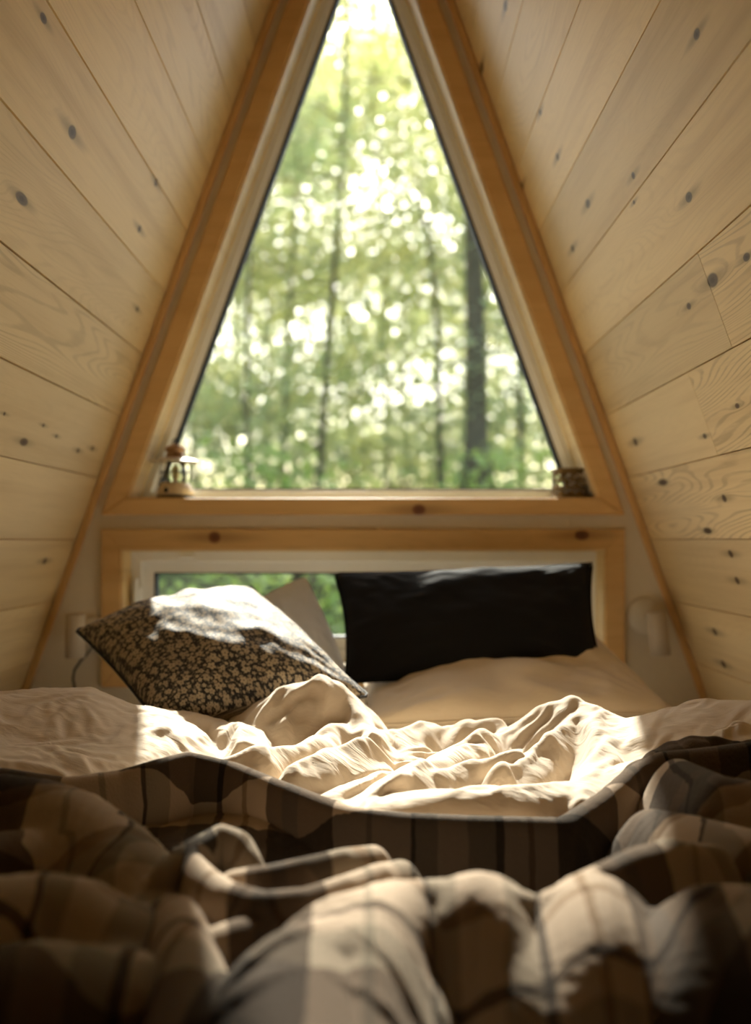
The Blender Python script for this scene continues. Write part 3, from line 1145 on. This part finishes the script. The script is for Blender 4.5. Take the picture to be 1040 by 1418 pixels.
o, brd = pillow('floral_pillow', M['floral'], [at(232, 1022, 1.52), at(512, 964, 1.60), at(348, 812, 1.97), at(104, 872, 1.80)], 0.085,
                pinch=0.05, wr=0.005, seed=4, cwr=0.006, power=0.55)
tag(o, 'dark pillow printed all over with small cream flowers, half lit by sun', 'pillow')
bm = bmesh.new()
add_tube(bm, brd[::2], 0.0028, 6, True)
build('seam', bm, M['floral'], o, True)

o, brd = pillow('white_pillow', M['white_case'], [at(330, 990, 1.83), at(500, 985, 1.85), at(424, 798, 2.11), at(310, 868, 2.11)], 0.05, pinch=-0.05, wr=0.003, seed=9, cwr=0.003)
tag(o, 'plain off-white pillow behind the floral one, leaning on the low window', 'pillow')

o, brd = pillow('beige_pillow', M['beige_case'], [at(500, 1006, 1.66), at(936, 986, 1.70), at(812, 868, 2.12), at(505, 945, 2.06)], 0.058, pinch=0.03, wr=0.008, seed=14, cwr=0.008, power=0.45)
tag(o, 'large beige pillow lying under the black cushion', 'pillow')
bm = bmesh.new()
add_tube(bm, brd[::2], 0.002, 6, True)
build('seam', bm, M['beige_case'], o, True)

o, brd = pillow('lumbar_cushion', M['black_case'], [at(478, 946, 1.84), at(836, 936, 1.84), at(820, 780, 1.982), at(463, 794, 1.998)], 0.045, pinch=0.05, wr=0.003, seed=19, cwr=0.004)
tag(o, 'black rectangular lumbar cushion propped on the beige pillow', 'cushion')
bm = bmesh.new()
add_tube(bm, brd[::2], 0.003, 6, True)
build('piping', bm, M['black_case'], o, True)

# ------------------------------------------------------------------ lantern on the sill
LZ = SILL + 0.0016
LY = GY + 0.036
lx = at(243, 690, LY).x
lan = empty('camping_lantern', (lx, LY, LZ))
tag(lan, 'small cream camping lantern with wide brim on the left end of the window sill', 'lantern')


def lp(name, prof, mat, seg=40, par=lan):
    bm_ = bmesh.new()
    add_lathe(bm_, prof, seg)
    return build(name, bm_, mat, par, True)


lp('foot', [(0, 0), (.042, 0), (.0425, .003), (.041, .006), (0, .006)], M['black_metal'])
lp('base', [(0, .006), (.0405, .006), (.0405, .014), (.038, .022), (.033, .031), (.028, .035), (.012, .0365), (0, .0365)], M['cream'])
bm = bmesh.new()
add_lathe(bm, [(0, 0), (.0052, 0), (.0055, .006), (.004, .009), (0, .009)], 16)
bmesh.ops.rotate(bm, verts=bm.verts, cent=(0, 0, 0), matrix=Matrix.Rotation(math.radians(80), 3, 'X'))
bmesh.ops.translate(bm, verts=bm.verts, vec=(-.013, -.0345, .016))
build('dimmer_knob', bm, M['black_metal'], lan, True)
lp('globe', [(.020, .034), (.0235, .044), (.0245, .055), (.0225, .068), (.018, .080), (.0172, .080), (.0215, .068), (.0235, .055), (.0225, .044), (.0192, .034), (.020, .034)], M['globe'])
lp('bulb', [(0, .034), (.006, .034), (.006, .042), (.009, .050), (.0095, .060), (.006, .070), (0, .074)], M['warm_glass'], 24)
for k in range(6):
    a = 2 * math.pi * k / 6 + .3
    bm = bmesh.new()
    add_tube(bm, [(r * math.cos(a), r * math.sin(a), z) for r, z in ((.030, .031), (.034, .045), (.0345, .060), (.033, .075), (.031, .084))], .0011, 6)
    build('cage_wire', bm, M['black_metal'], lan, True)
bm = bmesh.new()
add_tube(bm, [(.0346 * math.cos(2 * math.pi * k / 40), .0346 * math.sin(2 * math.pi * k / 40), .058) for k in range(40)], .0013, 6, True)
build('cage_ring', bm, M['black_metal'], lan, True)
lp('brim', [(0, .0905), (.022, .090), (.040, .087), (.056, .0815), (.0575, .0812), (.0565, .0800), (.040, .0845), (.022, .0855), (0, .086)], M['cream'], 48)
lp('cap', [(.021, .089), (.021, .099), (.0195, .1005), (.0195, .103), (.0225, .1045), (.0225, .112), (.019, .115), (.012, .118), (.006, .122), (0, .1225)], M['bronze'])
bm = bmesh.new()
add_tube(bm, [(.006 * math.cos(a), 0, .1255 + .0065 * math.sin(a)) for a in np.linspace(0, 2 * math.pi, 16, endpoint=False)], .0013, 6, True)
build('hanging_loop', bm, M['black_metal'], lan, True)
bm = bmesh.new()
pts = [(-.031 - .006 * math.sin(t_ * math.pi), -.004, .058 - .052 * t_) for t_ in np.linspace(0, 1, 10)]
add_tube(bm, pts, .0012, 6)
build('bail_handle', bm, M['black_metal'], lan, True)

# ------------------------------------------------------------------ pierced candle cup
cx_ = at(789, 690, LY).x
cup = empty('candle_holder', (cx_, LY, LZ))
tag(cup, 'small pierced brass candle cup on the right end of the window sill', 'candle holder')
rad, hh = .0395, .066
nu, nv = 110, 36
V = [(rad * math.cos(2 * math.pi * i / nu), rad * math.sin(2 * math.pi * i / nu), .004 + (hh - .008) * j / nv) for j in range(nv + 1) for i in range(nu)]
Fc = []
for j in range(nv):
    for i in range(nu):
        hole = False
        if 3 <= j < nv - 3:
            row = (j - 3) // 10
            jj = (j - 3) % 10 - 4.5
            ii = (i + (5 if row % 2 else 0)) % 10 - 4.5
            # four-lobed piercing in each cell, small dots between
            r_ = math.hypot(ii, jj)
            th = math.atan2(jj, ii)
            hole = (0.9 < r_ < 2.6 + 2.0 * abs(math.cos(2 * th))) and abs(math.sin(2 * th)) < .9
        if not hole:
            Fc.append((j * nu + i, j * nu + (i + 1) % nu, (j + 1) * nu + (i + 1) % nu, (j + 1) * nu + i))
o = from_arrays('pierced_wall', V, Fc, M['brass'], cup)
md = o.modifiers.new('Thickness', 'SOLIDIFY')
md.thickness = .0012
bm = bmesh.new()
add_lathe(bm, [(0, 0), (rad, 0), (rad + .001, .002), (rad, .005), (rad - .002, .005), (rad - .002, .002), (0, .002)], 60)
build('base', bm, M['brass'], cup, True)
bm = bmesh.new()
add_tube(bm, [((rad + .0003) * math.cos(2 * math.pi * k / 60), (rad + .0003) * math.sin(2 * math.pi * k / 60), hh - .003) for k in range(60)], .0022, 8, True)
build('rim', bm, M['brass'], cup, True)

# ------------------------------------------------------------------ wall lamps
def sconce(px, py, lean, plate_px, label):
    root = empty('wall_lamp', at(plate_px[0], plate_px[1], GY))
    tag(root, label, 'lamp', 'pair of bedside wall lamps')
    bm_ = bmesh.new()
    add_lathe(bm_, [(0, 0), (.040, 0), (.040, .006), (.037, .010), (0, .011)], 40)
    bmesh.ops.rotate(bm_, verts=bm_.verts, cent=(0, 0, 0), matrix=Matrix.Rotation(math.radians(90), 3, 'X'))
    build('wall_plate', bm_, M['paint'], root, True)
    h = at(px, py, GY - .065) - root.location
    bm_ = bmesh.new()
    add_tube(bm_, [(0, -.005, 0), (h.x * .3, -.035, h.z * .2), (h.x, -.055, h.z)], .005, 10)
    build('arm', bm_, M['lamp_white'], root, True)
    bm_ = bmesh.new()
    add_lathe(bm_, [(0, .047), (.0195, .047), (.0205, .045), (.0205, -.047), (.0185, -.047), (.0185, .040), (0, .040)], 36)
    bmesh.ops.rotate(bm_, verts=bm_.verts, cent=(0, 0, 0), matrix=Matrix.Rotation(math.radians(lean), 3, 'Y'))
    bmesh.ops.translate(bm_, verts=bm_.verts, vec=h)
    build('lamp_shade', bm_, M['lamp_white'], root, True)
    bm_ = bmesh.new()
    add_lathe(bm_, [(0, -.020), (.011, -.022), (.0145, -.030), (.011, -.040), (0, -.043)], 20)
    bmesh.ops.rotate(bm_, verts=bm_.verts, cent=(0, 0, 0), matrix=Matrix.Rotation(math.radians(lean), 3, 'Y'))
    bmesh.ops.translate(bm_, verts=bm_.verts, vec=h)
    build('bulb', bm_, M['vinyl'], root, True)
    return root


sconce(912, 877, -6, (893, 852), 'cream cylinder wall lamp on the gable wall right of the low window')
sl = sconce(104, 880, 0, (128, 878), 'cream cylinder wall lamp on the gable wall beside the floral pillow tip')
bm = bmesh.new()
r0 = sl.location
pts = [at(122, 905, GY - .02), at(112, 915, GY - .02), at(103, 928, GY - .02), at(101, 940, GY - .02), at(104, 955, GY - .02), at(112, 972, GY - .02), at(120, 1000, GY - .02)]
P_ = [p - r0 for p in pts]
add_tube(bm, [Vector((0, -.008, -.030))] + P_, .0028, 8)
build('power_cord', bm, M['cord'], sl, True)

# ------------------------------------------------------------------ forest
def ground_z(x, y):
    t_ = min(max((y - 2.6) / 9.0, 0), 1)
    return -0.9 + 1.95 * (t_ * t_ * (3 - 2 * t_)) + 0.10 * math.sin(x * .9 + 1) * math.cos(y * .55)


V, Fc = [], []
gx, gy = np.linspace(-40, 40, 81), np.concatenate([np.linspace(-18, 2.2, 8), np.linspace(2.45, 14, 40), np.linspace(15, 90, 40)])
for yv in gy:
    for xv in gx:
        V.append((xv, yv, ground_z(xv, yv)))
o = from_arrays('ground', V, grid_faces(len(gy), len(gx)).tolist(), M['ground'])
tag(o, kind='structure')

SUN_E, SUN_A = math.radians(37.5), math.radians(-3.0)      # elevation; azimuth from +y towards +x
SD = Vector((math.sin(SUN_A) * math.cos(SUN_E), math.cos(SUN_A) * math.cos(SUN_E), math.sin(SUN_E)))


def in_beam(p):
    q = p - Vector((0, 2.2, 1.05))
    t_ = q.dot(SD)
    return (q - SD * t_).length < 1.05


def leaf_mesh(name, clusters, per, size, mat, origin, seed):
    r = random.Random(seed)
    V, Fc = [], []
    for (c, cr) in clusters:
        for _ in range(per):
            p = c + Vector((r.gauss(0, cr), r.gauss(0, cr), r.gauss(0, cr * .55)))
            if in_beam(p + origin) and r.random() < .9:
                continue
            d = Vector((r.gauss(0, 1), r.gauss(0, 1), r.gauss(-.35, .5))).normalized()
            s_ = d.cross(Vector((r.gauss(0, .35), r.gauss(0, .35), 1))).normalized()
            n_ = s_.cross(d)
            L = size * r.uniform(.65, 1.3)
            b = len(V)
            V += [p, p + d * L * .45 + s_ * L * .30 + n_ * L * .05, p + d * L + n_ * L * -.06, p + d * L * .45 - s_ * L * .30 + n_ * L * .05]
            Fc += [(b, b + 1, b + 2), (b, b + 2, b + 3)]
    return V, Fc


def tree(name, label, x, y, rad_, height, lean, crown, per, size, mat, seed, group=None, cr0=.45, flare=1.35, nb=10, zlow=1.2, wig=.12):
    r = random.Random(seed)
    z0 = ground_z(x, y) - .05
    root = empty(name, (x, y, z0))
    tag(root, label, 'tree', group)
    bm_ = bmesh.new()
    n = 16
    pts, rads = [], []
    for i in range(n):
        t_ = i / (n - 1)
        pts.append(Vector((lean[0] * t_ + wig * math.sin(t_ * 6 + seed) * t_, lean[1] * t_ + wig * math.cos(t_ * 5 + seed) * t_, height * t_)))
        rads.append(rad_ * (1 - .65 * t_) * (1 + (flare - 1) * math.exp(-t_ * height / .35)))
    add_tube(bm_, pts, rads, 14)
    clusters = []
    for k in range(nb):
        t_ = r.uniform(zlow / height, 1)
        p = pts[min(int(t_ * (n - 1)), n - 1)]
        a = r.uniform(0, 6.28)
        ln = crown * r.uniform(.5, 1.15) * (1.1 - .4 * t_)
        e = p + Vector((math.cos(a) * ln, math.sin(a) * ln, ln * r.uniform(.05, .55)))
        m_ = p.lerp(e, .5) + Vector((0, 0, -.06 * ln))
        rr = max(rad_ * .16, .008)
        add_tube(bm_, [p, m_, e], [rr * 1.4, rr, rr * .4], 6)
        for q in (.35, .6, .8, 1.0):
            clusters.append((p.lerp(e, q), cr0 * r.uniform(.6, 1.2)))
    build('trunk', bm_, M['bark'], root, True)
    V_, F_ = leaf_mesh('foliage', clusters, per, size, mat, Vector((x, y, z0)), seed + 99)
    from_arrays('foliage', V_, F_, mat, root, False)
    return root


def gx_at(px, y):
    return CX + (px - 520) / F * y


tree('tree', 'thickest grey tree trunk, seen through the right of the tall window', gx_at(661, 11.5), 11.5, .125, 11.0, (-.10, .3), 2.2, 30, .10, M['leaf'], 3, flare=2.0, nb=16, zlow=4.5, wig=.03)
tree('tree', 'slim dark tree just left of the thick trunk', gx_at(614, 13), 13, .055, 4.6, (-.25, .2), 1.6, 40, .10, M['leaf'], 5, nb=12, zlow=1.0)
tree('tree', 'thin dark sapling just right of the thick trunk', gx_at(720, 12), 12, .036, 4.6, (.03, .1), 1.3, 34, .10, M['leaf2'], 8, nb=12, zlow=1.0)
tree('tree', 'leaning slender tree in the middle of the tall window', gx_at(440, 12.5), 12.5, .042, 10.5, (.60, .3), 1.8, 42, .10, M['leaf'], 12, nb=16, zlow=1.0)
tree('tree', 'spindly tree at the left edge of the tall window view', gx_at(345, 11.5), 11.5, .03, 7.0, (-.1, .2), 1.5, 40, .095, M['leaf2'], 17, nb=14, zlow=.8)
gb = 'far trees of the forest behind the window'
lb = 'sunlit leafy forest tree standing behind the nearer trunks, far outside'
spots = [(-5.2, 17, .9), (-3.4, 19, 1.0), (-1.6, 17.5, 1.05), (.3, 20, 1.0), (2.0, 18, 1.0), (3.9, 17, .95), (5.6, 20, 1.0), (-2.6, 24, 1.2), (.8, 26, 1.25), (4.2, 25, 1.2), (-6.0, 26, 1.2),
         (-4.6, 33, 1.5), (-.8, 34, 1.5), (2.8, 33, 1.5), (6.6, 34, 1.5)]
protos = []
for i, (x, y, sc) in enumerate(spots):
    if i < 4:
        t0 = tree('tree', lb, x, y, .055, 11.0, (.3 * (-1) ** i, .3), 2.5, 54, .18, M['leaf'] if i % 2 else M['leaf2'], 40 + i, gb, cr0=.65, nb=34, zlow=.3)
        protos.append(t0)
    else:
        src = protos[i % 4]
        c = src.copy()
        COL.objects.link(c)
        c.location = (x, y, ground_z(x, y) - .05)
        c.rotation_euler = (0, 0, i * 1.7)
        c.scale = (sc, sc, sc)
        for ch in src.children:
            d = ch.copy()
            COL.objects.link(d)
            d.parent = c


def shrub(x, y, h, w, label, seed, group=None):
    r = random.Random(seed)
    z0 = ground_z(x, y) - .03
    root = empty('shrub', (x, y, z0))
    tag(root, label, 'shrub', group)
    bm_ = bmesh.new()
    cl = []
    for k in range(7):
        a = r.uniform(0, 6.28)
        e = Vector((math.cos(a) * w * r.uniform(.3, 1), math.sin(a) * w * r.uniform(.3, 1), h * r.uniform(.6, 1)))
        add_tube(bm_, [(0, 0, 0), e * .5 + Vector((0, 0, .08)), e], [.012, .008, .003], 6)
        for q in (.5, .75, 1):
            cl.append((e * q, .16))
    build('stem', bm_, M['bark'], root, True)
    V_, F_ = leaf_mesh('foliage', cl, 40, .075, M['leaf3'], Vector((x, y, z0)), seed)
    from_arrays('foliage', V_, F_, M['leaf3'], root, False)
    return root


gs = 'undergrowth shrubs outside the low window'
src = shrub(-1.0, 5.4, 1.0, .55, 'low green shrub outside, seen through the low window', 70, gs)
for i, (x, y, sc) in enumerate([(-.2, 5.9, 1.0), (.55, 5.3, .95), (1.3, 6.0, 1.1), (-1.8, 6.2, 1.1), (-.55, 7.6, 1.15), (.9, 7.8, 1.1), (2.2, 7.0, 1.1), (-2.6, 7.8, 1.2)]):
    c = src.copy()
    COL.objects.link(c)
    c.location = (x, y, ground_z(x, y) - .03)
    c.rotation_euler = (0, 0, 2.1 * i + .6)
    c.scale = (sc, sc, sc)
    for ch in src.children:
        d = ch.copy()
        COL.objects.link(d)
        d.parent = c

# ------------------------------------------------------------------ light
sun = bpy.data.lights.new('sun', 'SUN')
sun.energy = 14.0
sun.color = (1.0, 0.94, 0.83)
sun.angle = math.radians(0.9)
so = bpy.data.objects.new('sun', sun)
COL.objects.link(so)
so.rotation_euler = (-SD).to_track_quat('-Z', 'Y').to_euler()
so.location = (0, 6, 6)

w = bpy.data.worlds.new('sky')
SC.world = w
w.use_nodes = True
nt = w.node_tree
nt.nodes.clear()
sky = nt.nodes.new('ShaderNodeTexSky')
sky.sky_type = 'NISHITA'
sky.sun_disc = False
sky.sun_elevation = SUN_E
sky.sun_rotation = SUN_A
sky.air_density = 1.0
sky.dust_density = 3.0
bg = nt.nodes.new('ShaderNodeBackground')
bg.inputs['Strength'].default_value = 0.42
ow = nt.nodes.new('ShaderNodeOutputWorld')
nt.links.new(sky.outputs[0], bg.inputs[0])
nt.links.new(bg.outputs[0], ow.inputs[0])

# ------------------------------------------------------------------ camera
cd = bpy.data.cameras.new('camera')
cam = bpy.data.objects.new('camera', cd)
COL.objects.link(cam)
cam.location = (CX, 0, CZ)
cam.rotation_euler = (math.radians(90), 0, 0)
cd.lens = 35.0
cd.sensor_width = 36.0
cd.shift_y = 39.0 / 1418
cd.clip_start = 0.02
cd.dof.use_dof = True
cd.dof.focus_distance = 1.32
cd.dof.aperture_fstop = 2.3
SC.camera = cam

SC.view_settings.view_transform = 'Standard'
SC.view_settings.look = 'None'
SC.view_settings.gamma = 1.0
SC.view_settings.use_curve_mapping = False
SC.view_settings.exposure = 0.5
SC.cycles.use_denoising = True
SC.cycles.use_adaptive_sampling = True
SC.cycles.adaptive_threshold = 0.02
SC.cycles.max_bounces = 12
SC.cycles.diffuse_bounces = 7
SC.cycles.transparent_max_bounces = 12
SC.cycles.sample_clamp_indirect = 8.0
SC.cycles.caustics_reflective = False
SC.cycles.caustics_refractive = False
